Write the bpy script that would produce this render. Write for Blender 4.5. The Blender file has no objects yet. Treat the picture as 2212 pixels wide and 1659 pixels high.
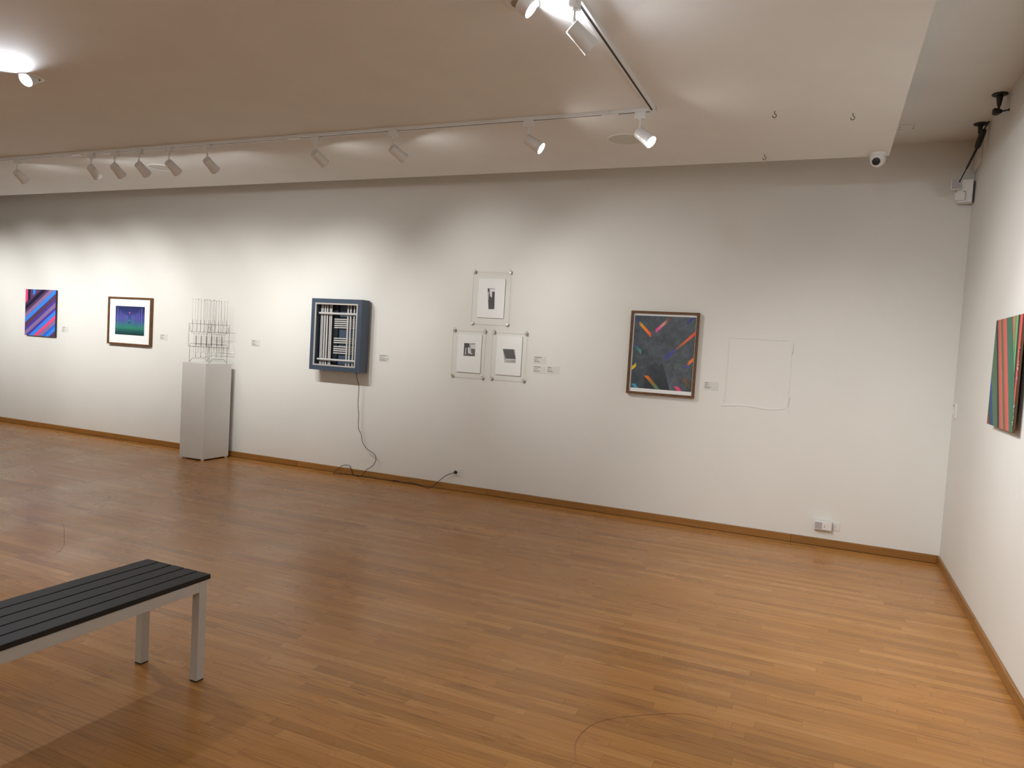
import bpy, bmesh, math, random
from mathutils import Vector, Matrix

random.seed(7)
SC = bpy.context.scene
COL = SC.collection

# ------------------------------------------------------------------ camera, world, exposure
# room axes: x runs along the back wall (to the right), y into the back wall, z up, metres
cam_d = bpy.data.cameras.new('camera')
cam_d.sensor_width = 36.0
cam_d.lens = 1555.0 / 2212.0 * 36.0
cam_d.clip_start = 0.02
cam = bpy.data.objects.new('camera', cam_d)
COL.objects.link(cam)
yaw, pitch, roll = math.radians(-23.445), math.radians(-3.0316), math.radians(3.4183)
fw = Vector((math.sin(yaw) * math.cos(pitch), math.cos(yaw) * math.cos(pitch), math.sin(pitch)))
rt0 = Vector((math.cos(yaw), -math.sin(yaw), 0))
up0 = rt0.cross(fw)
rt = math.cos(roll) * rt0 + math.sin(roll) * up0
up = -math.sin(roll) * rt0 + math.cos(roll) * up0
cam.matrix_world = Matrix(((rt.x, up.x, -fw.x, 0), (rt.y, up.y, -fw.y, 0), (rt.z, up.z, -fw.z, 1.55), (0, 0, 0, 1)))
SC.camera = cam

world = bpy.data.worlds.new('world')
SC.world = world
world.use_nodes = True
world.node_tree.nodes['Background'].inputs[0].default_value = (1, 0.95, 0.9, 1)
world.node_tree.nodes['Background'].inputs[1].default_value = 0.02

SC.view_settings.view_transform = 'Standard'
SC.view_settings.look = 'None'
SC.view_settings.gamma = 1.0
SC.view_settings.use_curve_mapping = False
SC.view_settings.exposure = 0.1
SC.cycles.max_bounces = 6
SC.cycles.diffuse_bounces = 3
SC.cycles.glossy_bounces = 3
SC.cycles.transparent_max_bounces = 12
SC.cycles.caustics_reflective = False
SC.cycles.caustics_refractive = False
SC.cycles.sample_clamp_indirect = 6.0
SC.cycles.light_sampling_threshold = 0.02

# lamp powers (used by the lamp builders further down)
SPOT_W = 78.0
SPOT_RGB = (0.985, 1.0, 0.99)
EYE_RGB = (0.86, 0.91, 1.0)

# ------------------------------------------------------------------ room dimensions
D = 6.678      # back wall
XR = 0.952     # right wall
XL = -13.4     # left wall
YB = -3.6      # rear wall
HC = 3.375     # upper ceiling
HS = 3.05      # dropped ceiling
SY, SX = 5.777, 0.2945   # edges of the dropped ceiling


# ------------------------------------------------------------------ helpers
def lin(c):
    return tuple(((v / 255.0) / 12.92 if v / 255.0 <= 0.04045 else ((v / 255.0 + 0.055) / 1.055) ** 2.4) for v in c)


MATS = {}


def mat(name, rgb=None, rough=0.5, metal=0.0, lin_rgb=None, bump=0.0, bump_scale=200.0, mottle=0.0, mottle_scale=3.0, coat=0.0, spec=0.5):
    if name in MATS:
        return MATS[name]
    m = bpy.data.materials.new(name)
    m.use_nodes = True
    nt = m.node_tree
    b = nt.nodes['Principled BSDF']
    c = lin_rgb if lin_rgb else lin(rgb)
    b.inputs['Base Color'].default_value = (*c, 1)
    b.inputs['Roughness'].default_value = rough
    b.inputs['Metallic'].default_value = metal
    b.inputs['Specular IOR Level'].default_value = spec
    b.inputs['Coat Weight'].default_value = coat
    tc = nt.nodes.new('ShaderNodeTexCoord')
    if mottle:
        n = nt.nodes.new('ShaderNodeTexNoise')
        n.inputs['Scale'].default_value = mottle_scale
        n.inputs['Detail'].default_value = 2
        nt.links.new(tc.outputs['Object'], n.inputs['Vector'])
        r = nt.nodes.new('ShaderNodeMapRange')
        r.inputs['From Min'].default_value = 0.3
        r.inputs['From Max'].default_value = 0.7
        r.inputs['To Min'].default_value = 1 - mottle
        r.inputs['To Max'].default_value = 1 + mottle
        nt.links.new(n.outputs['Fac'], r.inputs['Value'])
        mx = nt.nodes.new('ShaderNodeVectorMath')
        mx.operation = 'SCALE'
        mx.inputs[0].default_value = c
        nt.links.new(r.outputs['Result'], mx.inputs['Scale'])
        nt.links.new(mx.outputs['Vector'], b.inputs['Base Color'])
    if bump:
        n = nt.nodes.new('ShaderNodeTexNoise')
        n.inputs['Scale'].default_value = bump_scale
        n.inputs['Detail'].default_value = 1
        nt.links.new(tc.outputs['Object'], n.inputs['Vector'])
        bp = nt.nodes.new('ShaderNodeBump')
        bp.inputs['Strength'].default_value = bump
        bp.inputs['Distance'].default_value = 0.002
        nt.links.new(n.outputs['Fac'], bp.inputs['Height'])
        nt.links.new(bp.outputs['Normal'], b.inputs['Normal'])
    MATS[name] = m
    return m


def emit_mat(name, rgb, strength, sampling='FRONT'):
    m = bpy.data.materials.new(name)
    m.use_nodes = True
    b = m.node_tree.nodes['Principled BSDF']
    b.inputs['Base Color'].default_value = (0.8, 0.8, 0.8, 1)
    b.inputs['Emission Color'].default_value = (*rgb, 1)
    b.inputs['Emission Strength'].default_value = strength
    m.cycles.emission_sampling = sampling
    return m


def paint_mat(name, noise=0.0, scale=60.0, rough=0.55):
    """colour of a painted or printed surface from its colour attribute, with brushy variation"""
    m = bpy.data.materials.new(name)
    m.use_nodes = True
    nt = m.node_tree
    b = nt.nodes['Principled BSDF']
    b.inputs['Roughness'].default_value = rough
    b.inputs['Specular IOR Level'].default_value = 0.25
    a = nt.nodes.new('ShaderNodeAttribute')
    a.attribute_name = 'Col'
    if noise:
        tc = nt.nodes.new('ShaderNodeTexCoord')
        n = nt.nodes.new('ShaderNodeTexNoise')
        n.inputs['Scale'].default_value = scale
        n.inputs['Detail'].default_value = 6
        n.inputs['Roughness'].default_value = 0.7
        nt.links.new(tc.outputs['Object'], n.inputs['Vector'])
        r = nt.nodes.new('ShaderNodeMapRange')
        r.inputs['From Min'].default_value = 0.32
        r.inputs['From Max'].default_value = 0.68
        r.inputs['To Min'].default_value = 1 - noise
        r.inputs['To Max'].default_value = 1 + noise
        nt.links.new(n.outputs['Fac'], r.inputs['Value'])
        s = nt.nodes.new('ShaderNodeVectorMath')
        s.operation = 'SCALE'
        nt.links.new(a.outputs['Color'], s.inputs[0])
        nt.links.new(r.outputs['Result'], s.inputs['Scale'])
        nt.links.new(s.outputs['Vector'], b.inputs['Base Color'])
    else:
        nt.links.new(a.outputs['Color'], b.inputs['Base Color'])
    return m


def acrylic_mat():
    m = bpy.data.materials.new('clear_acrylic')
    m.use_nodes = True
    nt = m.node_tree
    nt.nodes.remove(nt.nodes['Principled BSDF'])
    out = nt.nodes['Material Output']
    t = nt.nodes.new('ShaderNodeBsdfTransparent')
    t.inputs[0].default_value = (0.997, 0.998, 0.996, 1)
    g = nt.nodes.new('ShaderNodeBsdfGlossy')
    g.inputs['Roughness'].default_value = 0.03
    f = nt.nodes.new('ShaderNodeLayerWeight')
    f.inputs['Blend'].default_value = 0.5
    pw = nt.nodes.new('ShaderNodeMath')
    pw.operation = 'POWER'
    pw.inputs[1].default_value = 4.0
    nt.links.new(f.outputs['Facing'], pw.inputs[0])
    ml = nt.nodes.new('ShaderNodeMath')
    ml.operation = 'MULTIPLY_ADD'
    ml.inputs[1].default_value = 0.8
    ml.inputs[2].default_value = 0.012
    nt.links.new(pw.outputs[0], ml.inputs[0])
    mx = nt.nodes.new('ShaderNodeMixShader')
    nt.links.new(ml.outputs[0], mx.inputs[0])
    nt.links.new(t.outputs[0], mx.inputs[1])
    nt.links.new(g.outputs[0], mx.inputs[2])
    nt.links.new(mx.outputs[0], out.inputs[0])
    return m


def box(bm, x0, x1, y0, y1, z0, z1):
    v = [bm.verts.new((x, y, z)) for z in (z0, z1) for y in (y0, y1) for x in (x0, x1)]
    for q in ((0, 2, 3, 1), (4, 5, 7, 6), (0, 1, 5, 4), (2, 6, 7, 3), (0, 4, 6, 2), (1, 3, 7, 5)):
        bm.faces.new([v[i] for i in q])


def frame_of(d):
    d = Vector(d).normalized()
    a = Vector((0, 0, 1)) if abs(d.z) < 0.95 else Vector((1, 0, 0))
    u = d.cross(a).normalized()
    return d, u, d.cross(u).normalized()


def lathe(bm, p, axis, prof, seg=24):
    """surface of revolution: prof = [(distance along axis, radius), ...]"""
    d, u, w = frame_of(axis)
    p = Vector(p)
    rings = []
    for t, r in prof:
        if r < 1e-6:
            rings.append([bm.verts.new(p + d * t)])
        else:
            rings.append([bm.verts.new(p + d * t + (u * math.cos(2 * math.pi * i / seg) + w * math.sin(2 * math.pi * i / seg)) * r) for i in range(seg)])
    for a, b in zip(rings, rings[1:]):
        for i in range(seg):
            j = (i + 1) % seg
            if len(a) == 1 and len(b) == 1:
                continue
            if len(a) == 1:
                bm.faces.new((a[0], b[i], b[j]))
            elif len(b) == 1:
                bm.faces.new((a[i], b[0], a[j]))
            else:
                bm.faces.new((a[i], b[i], b[j], a[j]))


def disc_face(bm, p, axis, r, seg=16):
    d, u, w = frame_of(axis)
    bm.faces.new([bm.verts.new(Vector(p) + (u * math.cos(2 * math.pi * i / seg) + w * math.sin(2 * math.pi * i / seg)) * r) for i in range(seg)])


def cyl(bm, p0, p1, r, seg=12, r1=None):
    p0, p1 = Vector(p0), Vector(p1)
    L = (p1 - p0).length
    r1 = r if r1 is None else r1
    lathe(bm, p0, p1 - p0, [(0, 0), (0, r), (L, r1), (L, 0)], seg)


def tube(bm, pts, r, seg=8):
    """round wire through a list of points"""
    pts = [Vector(p) for p in pts]
    rings = []
    n = len(pts)
    prev_u = None
    for i, p in enumerate(pts):
        t = (pts[min(i + 1, n - 1)] - pts[max(i - 1, 0)]).normalized()
        if prev_u is None:
            _, u, w = frame_of(t)
        else:
            u = (prev_u - t * prev_u.dot(t)).normalized()
            w = t.cross(u)
        prev_u = u
        rings.append([bm.verts.new(p + (u * math.cos(2 * math.pi * k / seg) + w * math.sin(2 * math.pi * k / seg)) * r) for k in range(seg)])
    for a, b in zip(rings, rings[1:]):
        for k in range(seg):
            j = (k + 1) % seg
            bm.faces.new((a[k], a[j], b[j], b[k]))
    bm.faces.new(rings[0][::-1])
    bm.faces.new(rings[-1])


def smooth_pts(pts, n=5):
    pts = [Vector(p) for p in pts]
    out = []
    for i in range(len(pts) - 1):
        p0, p1, p2, p3 = pts[max(i - 1, 0)], pts[i], pts[i + 1], pts[min(i + 2, len(pts) - 1)]
        for k in range(n):
            t = k / n
            out.append(0.5 * ((2 * p1) + (p2 - p0) * t + (2 * p0 - 5 * p1 + 4 * p2 - p3) * t * t + (3 * p1 - p0 - 3 * p2 + p3) * t ** 3))
    out.append(pts[-1])
    return out


def sphere(bm, p, r, seg=12, rings=8):
    lathe(bm, Vector(p) - Vector((0, 0, r)), (0, 0, 1), [(r - r * math.cos(math.pi * i / rings), r * math.sin(math.pi * i / rings)) for i in range(rings + 1)], seg)


def obj(name, bm, m, parent=None, bevel=0.0, smooth=False, recalc=True):
    me = bpy.data.meshes.new(name)
    if recalc:
        bmesh.ops.recalc_face_normals(bm, faces=bm.faces)
    bm.to_mesh(me)
    bm.free()
    ms = m if isinstance(m, (list, tuple)) else [m]
    for x in ms:
        me.materials.append(x)
    o = bpy.data.objects.new(name, me)
    COL.objects.link(o)
    if parent is not None:
        o.parent = parent
        o.matrix_parent_inverse = parent.matrix_basis.inverted()
    if smooth:
        me.shade_smooth()
        md = o.modifiers.new('edge_split', 'EDGE_SPLIT')
        md.split_angle = math.radians(40)
    if bevel:
        md = o.modifiers.new('bevel', 'BEVEL')
        md.width = bevel
        md.segments = 2
        md.limit_method = 'ANGLE'
    return o


def boxo(name, m, parent, x0, x1, y0, y1, z0, z1, bevel=0.0):
    bm = bmesh.new()
    box(bm, x0, x1, y0, y1, z0, z1)
    return obj(name, bm, m, parent, bevel)


def tag(o, label, cat, group=None):
    o['label'] = label
    o['category'] = cat
    if group:
        o['group'] = group
    return o


def thing(name, loc, label, cat, group=None):
    o = bpy.data.objects.new(name, None)
    o.empty_display_size = 0.05
    o.location = loc
    COL.objects.link(o)
    return tag(o, label, cat, group)


def struct(o, label=None, cat=None):
    o['kind'] = 'structure'
    if label:
        o['label'] = label
        o['category'] = cat
    return o


def art(name, polys, to3d, m, parent):
    """flat printed or painted shapes: polys = [(points 2D, colour or per-point colours, lift)]"""
    me = bpy.data.meshes.new(name)
    vs, fs, cs = [], [], []
    for pts, col, lift in polys:
        i0 = len(vs)
        vs += [to3d(a, b, lift) for a, b in pts]
        fs.append(list(range(i0, i0 + len(pts))))
        cols = col if isinstance(col, list) else [col] * len(pts)
        cs += cols
    me.from_pydata(vs, [], fs)
    at = me.color_attributes.new('Col', 'FLOAT_COLOR', 'POINT')
    for i, c in enumerate(cs):
        at.data[i].color = (*lin(c), 1)
    me.materials.append(m)
    o = bpy.data.objects.new(name, me)
    COL.objects.link(o)
    o.parent = parent
    o.matrix_parent_inverse = parent.matrix_basis.inverted()
    return o


def clip(poly, a, b, c):
    """keep the part of a polygon where a*x + b*y <= c"""
    out = []
    for i in range(len(poly)):
        p, q = poly[i], poly[(i + 1) % len(poly)]
        dp, dq = a * p[0] + b * p[1] - c, a * q[0] + b * q[1] - c
        if dp <= 0:
            out.append(p)
        if dp * dq < 0:
            t = dp / (dp - dq)
            out.append((p[0] + (q[0] - p[0]) * t, p[1] + (q[1] - p[1]) * t))
    return out


# ------------------------------------------------------------------ materials
def wood_floor_mat(name, light, mid, dark, rough, along='X'):
    m = bpy.data.materials.new(name)
    m.use_nodes = True
    nt = m.node_tree
    N, L = nt.nodes, nt.links
    b = N['Principled BSDF']
    b.inputs['Specular IOR Level'].default_value = 0.40
    geo = N.new('ShaderNodeNewGeometry')
    att = N.new('ShaderNodeAttribute')
    att.attribute_name = 'tone'
    mul = N.new('ShaderNodeMath')
    mul.operation = 'MULTIPLY'
    mul.inputs[1].default_value = 57.0
    L.new(att.outputs['Fac'], mul.inputs[0])
    comb = N.new('ShaderNodeCombineXYZ')
    L.new(mul.outputs[0], comb.inputs[0])
    L.new(mul.outputs[0], comb.inputs[2])
    add = N.new('ShaderNodeVectorMath')
    add.operation = 'ADD'
    L.new(geo.outputs['Position'], add.inputs[0])
    L.new(comb.outputs[0], add.inputs[1])

    def stretched(sx, sy, detail, rough_=0.6, dist=0.0):
        mp = N.new('ShaderNodeMapping')
        s = (sx, sy, sy) if along == 'X' else (sy, sx, sy)
        mp.inputs['Scale'].default_value = s
        L.new(add.outputs[0], mp.inputs['Vector'])
        n = N.new('ShaderNodeTexNoise')
        n.inputs['Scale'].default_value = 1.0
        n.inputs['Detail'].default_value = detail
        n.inputs['Roughness'].default_value = rough_
        n.inputs['Distortion'].default_value = dist
        L.new(mp.outputs[0], n.inputs['Vector'])
        return n.outputs['Fac']

    broad = stretched(0.5, 10.0, 2, 0.45, 0.3)       # slow growth-ring field
    pores = stretched(4.5, 260.0, 2, 0.6)           # fine oak pores
    streak = stretched(2.2, 120.0, 3, 0.6, 0.3)
    # growth rings: repeated bands of the slow field
    k = N.new('ShaderNodeMath')
    k.operation = 'MULTIPLY'
    k.inputs[1].default_value = 14.0
    L.new(broad, k.inputs[0])
    pp = N.new('ShaderNodeMath')
    pp.operation = 'PINGPONG'
    pp.inputs[1].default_value = 0.5
    L.new(k.outputs[0], pp.inputs[0])
    rg = N.new('ShaderNodeMapRange')
    rg.inputs['From Min'].default_value = 0.0
    rg.inputs['From Max'].default_value = 0.22
    rg.inputs['To Min'].default_value = 1.0
    rg.inputs['To Max'].default_value = 0.0
    L.new(pp.outputs[0], rg.inputs['Value'])
    # how strongly a plank shows its rings
    rt_ = N.new('ShaderNodeMath')
    rt_.operation = 'MULTIPLY'
    L.new(rg.outputs[0], rt_.inputs[0])
    sn = stretched(0.5, 9.0, 1)
    sr = N.new('ShaderNodeMapRange')
    sr.inputs['From Min'].default_value = 0.44
    sr.inputs['From Max'].default_value = 0.58
    L.new(sn, sr.inputs['Value'])
    L.new(sr.outputs[0], rt_.inputs[1])

    ramp = N.new('ShaderNodeValToRGB')
    e = ramp.color_ramp.elements
    e[0].position, e[0].color = 0.0, (*[v * 0.78 for v in mid], 1)
    e[1].position, e[1].color = 1.0, (*light, 1)
    for pos, f in ((0.06, 0.86), (0.22, 0.97), (0.55, 1.03), (0.8, 1.07)):
        q = ramp.color_ramp.elements.new(pos)
        q.color = (*[v * f for v in mid], 1)
    L.new(att.outputs['Fac'], ramp.inputs[0])

    def darken(col, fac, amount, to):
        a = N.new('ShaderNodeMath')
        a.operation = 'MULTIPLY'
        a.inputs[1].default_value = amount
        L.new(fac, a.inputs[0])
        mx = N.new('ShaderNodeMix')
        mx.data_type = 'RGBA'
        L.new(a.outputs[0], mx.inputs['Factor'])
        L.new(col, mx.inputs['A'])
        mx.inputs['B'].default_value = (*to, 1)
        return mx.outputs['Result']

    def ranged(v, a, c):
        r = N.new('ShaderNodeMapRange')
        r.inputs['From Min'].default_value = a
        r.inputs['From Max'].default_value = c
        L.new(v, r.inputs['Value'])
        return r.outputs[0]

    col = darken(ramp.outputs[0], ranged(streak, 0.45, 0.75), 0.36, dark)
    col = darken(col, ranged(pores, 0.55, 0.70), 0.42, dark)
    col = darken(col, rt_.outputs[0], 0.55, dark)
    L.new(col, b.inputs['Base Color'])
    wear = N.new('ShaderNodeTexNoise')
    wear.inputs['Scale'].default_value = 1.7
    wear.inputs['Detail'].default_value = 5
    L.new(geo.outputs['Position'], wear.inputs['Vector'])
    wr = N.new('ShaderNodeMapRange')
    wr.inputs['From Min'].default_value = 0.3
    wr.inputs['From Max'].default_value = 0.7
    wr.inputs['To Min'].default_value = rough - 0.05
    wr.inputs['To Max'].default_value = rough + 0.07
    L.new(wear.outputs['Fac'], wr.inputs['Value'])
    L.new(wr.outputs[0], b.inputs['Roughness'])
    bp = N.new('ShaderNodeBump')
    bp.inputs['Strength'].default_value = 0.05
    bp.inputs['Distance'].default_value = 0.001
    L.new(streak, bp.inputs['Height'])
    L.new(bp.outputs['Normal'], b.inputs['Normal'])
    return m


M_WALL = mat('wall_paint', lin_rgb=(0.81, 0.79, 0.745), rough=0.75, mottle=0.022, mottle_scale=1.3, spec=0.3)
M_CEIL = mat('ceiling_paint', lin_rgb=(0.84, 0.835, 0.805), rough=0.85, mottle=0.015, spec=0.2)
M_FLOOR = wood_floor_mat('oak_floor', (0.58, 0.28, 0.082), (0.49, 0.22, 0.054), (0.23, 0.09, 0.02), 0.27)
M_BASE_X = wood_floor_mat('oak_baseboard_back', (0.42, 0.205, 0.055), (0.34, 0.155, 0.036), (0.16, 0.066, 0.015), 0.40)
M_BASE_Y = wood_floor_mat('oak_baseboard_right', (0.42, 0.205, 0.055), (0.34, 0.155, 0.036), (0.16, 0.066, 0.015), 0.40, along='Y')
M_SUB = mat('floor_joint_dark', lin_rgb=(0.05, 0.025, 0.012), rough=0.9, mottle=0.1)
M_WHITE = mat('white_enamel', lin_rgb=(0.78, 0.77, 0.75), rough=0.35, bump=0.02, bump_scale=400)
M_WPLASTIC = mat('white_plastic', lin_rgb=(0.80, 0.78, 0.75), rough=0.4, bump=0.02, bump_scale=300)
M_GPLASTIC = mat('grey_plastic', rgb=(178, 170, 172), rough=0.5, bump=0.02, bump_scale=300)
M_BLACK = mat('black_plastic', lin_rgb=(0.012, 0.012, 0.014), rough=0.45, bump=0.02, bump_scale=300)
M_SLOT = mat('dark_slot', lin_rgb=(0.03, 0.028, 0.026), rough=0.7, mottle=0.05)
M_CHROME = mat('chrome_clip', lin_rgb=(0.72, 0.71, 0.69), rough=0.12, metal=1.0, bump=0.02, bump_scale=200)
M_ACRYL = acrylic_mat()
M_EDGE = mat('acrylic_edge', rgb=(196, 196, 186), rough=0.25, bump=0.02, bump_scale=100)
M_PAPER = mat('white_paper', lin_rgb=(0.93, 0.93, 0.92), rough=0.8, bump=0.03, bump_scale=300)
M_CARD = mat('label_card', rgb=(222, 220, 214), rough=0.7, bump=0.02, bump_scale=300)
M_INK = mat('label_ink', rgb=(70, 66, 60), rough=0.8, mottle=0.1)
M_WALNUT = mat('walnut_frame', lin_rgb=(0.14, 0.062, 0.022), rough=0.5, spec=0.3, bump=0.08, bump_scale=90, mottle=0.25, mottle_scale=25)
M_SLATE = mat('slate_blue_lacquer', rgb=(66, 80, 97), rough=0.4, bump=0.02, bump_scale=200, mottle=0.03)
M_SILVER = mat('silver_trim', rgb=(214, 208, 200), rough=0.3, metal=0.35, bump=0.02, bump_scale=200)
M_ROD = mat('frosted_acrylic_rod', rgb=(206, 204, 202), rough=0.25, bump=0.02, bump_scale=100, coat=0.4)
M_PLINTH = mat('plinth_paint', lin_rgb=(0.74, 0.72, 0.69), rough=0.6, bump=0.05, bump_scale=120, mottle=0.02, mottle_scale=4)
M_WIRE = mat('dark_steel_wire', lin_rgb=(0.045, 0.043, 0.04), rough=0.35, metal=0.6, mottle=0.1, mottle_scale=40)
M_SLAT = mat('charcoal_slat', rgb=(31, 31, 30), rough=0.55, spec=0.3, bump=0.05, bump_scale=180, mottle=0.05, mottle_scale=9)
M_BFRAME = mat('taupe_bench_metal', rgb=(196, 192, 184), rough=0.42, bump=0.02, bump_scale=500)
M_PAINT = paint_mat('artist_paint', noise=0.05, scale=40)
M_FIELD = paint_mat('mottled_grey_paint', noise=0.45, scale=16)
M_PRINT = paint_mat('printed_ink', noise=0.03, scale=120)
M_GRILLE = mat('speaker_grille', rgb=(212, 211, 202), rough=0.85, bump=0.08, bump_scale=900)

# ------------------------------------------------------------------ room shell
wall_back = struct(boxo('wall_back', M_WALL, None, XL - 0.2, XR + 0.2, D, D + 0.2, -0.05, HC + 0.1), 'long white gallery wall hung with artworks', 'wall')
wall_right = struct(boxo('wall_right', M_WALL, None, XR, XR + 0.2, YB - 0.2, D, -0.05, HC + 0.1), 'white side wall with the striped canvas', 'wall')
wall_left = struct(boxo('wall_left', M_WALL, None, XL - 0.2, XL, YB - 0.2, D, -0.05, HC + 0.1), 'white end wall left of the view', 'wall')
wall_rear = struct(boxo('wall_rear', M_WALL, None, XL, XR, YB - 0.2, YB, -0.05, HC + 0.1), 'white wall behind the viewer', 'wall')
ceiling = struct(boxo('ceiling', M_CEIL, None, XL, XR, YB, D, HC, HC + 0.1), 'upper ceiling strip along the wall tops', 'ceiling')
ceiling_dropped = struct(boxo('ceiling_dropped', M_CEIL, None, XL, SX, YB, SY, HS, HC), 'dropped white ceiling panel carrying the light tracks', 'ceiling')

# paint drips and the plaster outline left on the back wall
def ridge(name, pts, w, h, parent):
    """a rounded raised bead of filler on the back wall along pts (x, z)"""
    bm = bmesh.new()
    sp = smooth_pts([(a, 0, b) for a, b in pts], 6)
    rows = []
    n = len(sp)
    for i, p in enumerate(sp):
        t = (sp[min(i + 1, n - 1)] - sp[max(i - 1, 0)]).normalized()
        s = Vector((-t.z, 0, t.x))
        ww = w * (0.75 + 0.5 * random.random())
        hh = h * (0.6 + 0.6 * random.random()) * (0.2 if i in (0, n - 1) else 1)
        rows.append([bm.verts.new((p.x + s.x * ww * q, D - hh * e, p.z + s.z * ww * q)) for q, e in ((-1, -0.1), (-0.5, 0.7), (0, 1), (0.5, 0.7), (1, -0.1))])
    for a, b in zip(rows, rows[1:]):
        for k in range(4):
            bm.faces.new((a[k], a[k + 1], b[k + 1], b[k]))
    return obj(name, bm, M_WALL, parent, smooth=True)


ridge('plaster_ridge', [(-0.813, 1.737), (-0.812, 1.6), (-0.815, 1.45), (-0.812, 1.3), (-0.818, 1.15)], 0.011, 0.007, wall_back)
ridge('plaster_ridge', [(-0.815, 1.735), (-0.66, 1.741), (-0.5, 1.738), (-0.30, 1.737)], 0.008, 0.005, wall_back)
ridge('plaster_ridge', [(-0.845, 1.128), (-0.7, 1.141), (-0.55, 1.139), (-0.42, 1.128), (-0.29, 1.148)], 0.011, 0.006, wall_back)
ridge('plaster_ridge', [(-0.279, 1.72), (-0.283, 1.55), (-0.279, 1.4), (-0.281, 1.25), (-0.272, 1.10)], 0.006, 0.004, wall_back)
ridge('plaster_flake', [(-0.274, 1.705), (-0.275, 1.66), (-0.278, 1.618)], 0.008, 0.009, wall_back)
ridge('plaster_flake', [(-0.274, 1.252), (-0.277, 1.2), (-0.278, 1.155)], 0.010, 0.009, wall_back)

# ------------------------------------------------------------------ plank floor
floor = struct(boxo('floor', M_SUB, None, XL, XR, YB, D, -0.05, -0.004), 'polished oak strip floor', 'floor')
PW = 0.0572
cam_xy = Vector((0, 0))


def plank_verts(x0, x1, y0, y1, r):
    g = 0.0003
    z = [-r, r]          # a slight cup so that strips catch the light unevenly
    return [(x0 + g, y0 + g, -0.0006 + z[0]), (x1 - g, y0 + g, -0.0006 + z[0]), (x1 - g, y1 - g, -0.0006 + z[1]), (x0 + g, y1 - g, -0.0006 + z[1]),
            (x0 + g, y0 + g, -0.006), (x1 - g, y0 + g, -0.006), (x1 - g, y1 - g, -0.006), (x0 + g, y1 - g, -0.006)]


PF = [(0, 1, 2, 3), (0, 4, 5, 1), (1, 5, 6, 2), (2, 6, 7, 3), (3, 7, 4, 0)]
planks = []
y = D - 0.022
rng = random.Random(11)
while y > YB:
    y0 = max(y - PW, YB)
    x = XL - rng.random() * 0.8
    while x < XR - 0.02:
        x1 = x + rng.choice((0.32, 0.45, 0.6, 0.75, 0.9, 1.1, 1.4)) * (0.85 + 0.3 * rng.random())
        xe = min(x1, XR - 0.004)
        if XR - xe < 0.15:
            xe = XR - 0.004
        planks.append((max(x, XL), xe, y0, y, rng.uniform(-0.00011, 0.00011), rng.random()))
        x = xe
    y = y0


def seen_size(p):
    """rough width on the picture of one strip, zero when it lies outside the view"""
    best = 0
    for xx in (p[0], 0.5 * (p[0] + p[1]), p[1]):
        v = Vector((xx, 0.5 * (p[2] + p[3]), -1.55))
        zc = v.dot(fw)
        if zc < 0.3:
            continue
        px, py = 1106 + 1555 * v.dot(rt) / zc, 829.5 - 1555 * v.dot(up) / zc
        if -20 < px < 2232 and py < 1679:
            best = max(best, 1.0 / zc)
    return best


planks.sort(key=seen_size, reverse=True)


def plank_mesh(name, items):
    vs, fs, tone = [], [], []
    for (x0, x1, y0, y1, r, t) in items:
        i = len(vs)
        vs += plank_verts(x0, x1, y0, y1, r)
        fs += [tuple(k + i for k in f) for f in PF]
        tone += [t] * 8
    me = bpy.data.meshes.new(name)
    me.from_pydata(vs, [], fs)
    a = me.attributes.new('tone', 'FLOAT', 'POINT')
    a.data.foreach_set('value', tone)
    me.materials.append(M_FLOOR)
    return me


for p in planks[:300]:
    o = bpy.data.objects.new('plank', plank_mesh('plank', [p]))
    COL.objects.link(o)
    o.parent = floor
o = bpy.data.objects.new('far_planks', plank_mesh('far_planks', planks[300:]))
COL.objects.link(o)
o.parent = floor
o['kind'] = 'stuff'


def scuff(name, pts, w, rgb):
    bm = bmesh.new()
    sp = smooth_pts([(a, b, 0.0004) for a, b in pts], 8)
    rows = []
    n = len(sp)
    for i, p in enumerate(sp):
        t = (sp[min(i + 1, n - 1)] - sp[max(i - 1, 0)]).normalized()
        s = Vector((-t.y, t.x, 0)) * w * (0.3 + 0.7 * math.sin(math.pi * min(max(i / (n - 1), 0.05), 0.95)))
        rows.append((bm.verts.new(p + s), bm.verts.new(p - s)))
    for a, b in zip(rows, rows[1:]):
        bm.faces.new((a[0], a[1], b[1], b[0]))
    obj(name, bm, mat(name + '_mark', rgb=rgb, rough=0.5, mottle=0.1), floor)


scuff('scuff_mark', [(-5.33, 3.68), (-5.14, 3.575), (-4.99, 3.476), (-4.80, 3.345), (-4.68, 3.257), (-4.55, 3.114)], 0.0014, (84, 62, 46))
scuff('scratch_arc', [(-0.754, 2.557), (-0.796, 2.696), (-0.764, 2.872), (-0.634, 3.007), (-0.464, 3.124), (-0.332, 3.145)], 0.0020, (158, 106, 64))


def board(parent, m, x0, x1, y0, y1, h, tone):
    bm = bmesh.new()
    box(bm, x0, x1, y0, y1, 0.0002, h)
    o = obj('baseboard_length', bm, m, parent, bevel=0.003)
    a = o.data.attributes.new('tone', 'FLOAT', 'POINT')
    a.data.foreach_set('value', [tone] * len(o.data.vertices))
    return o


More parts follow.
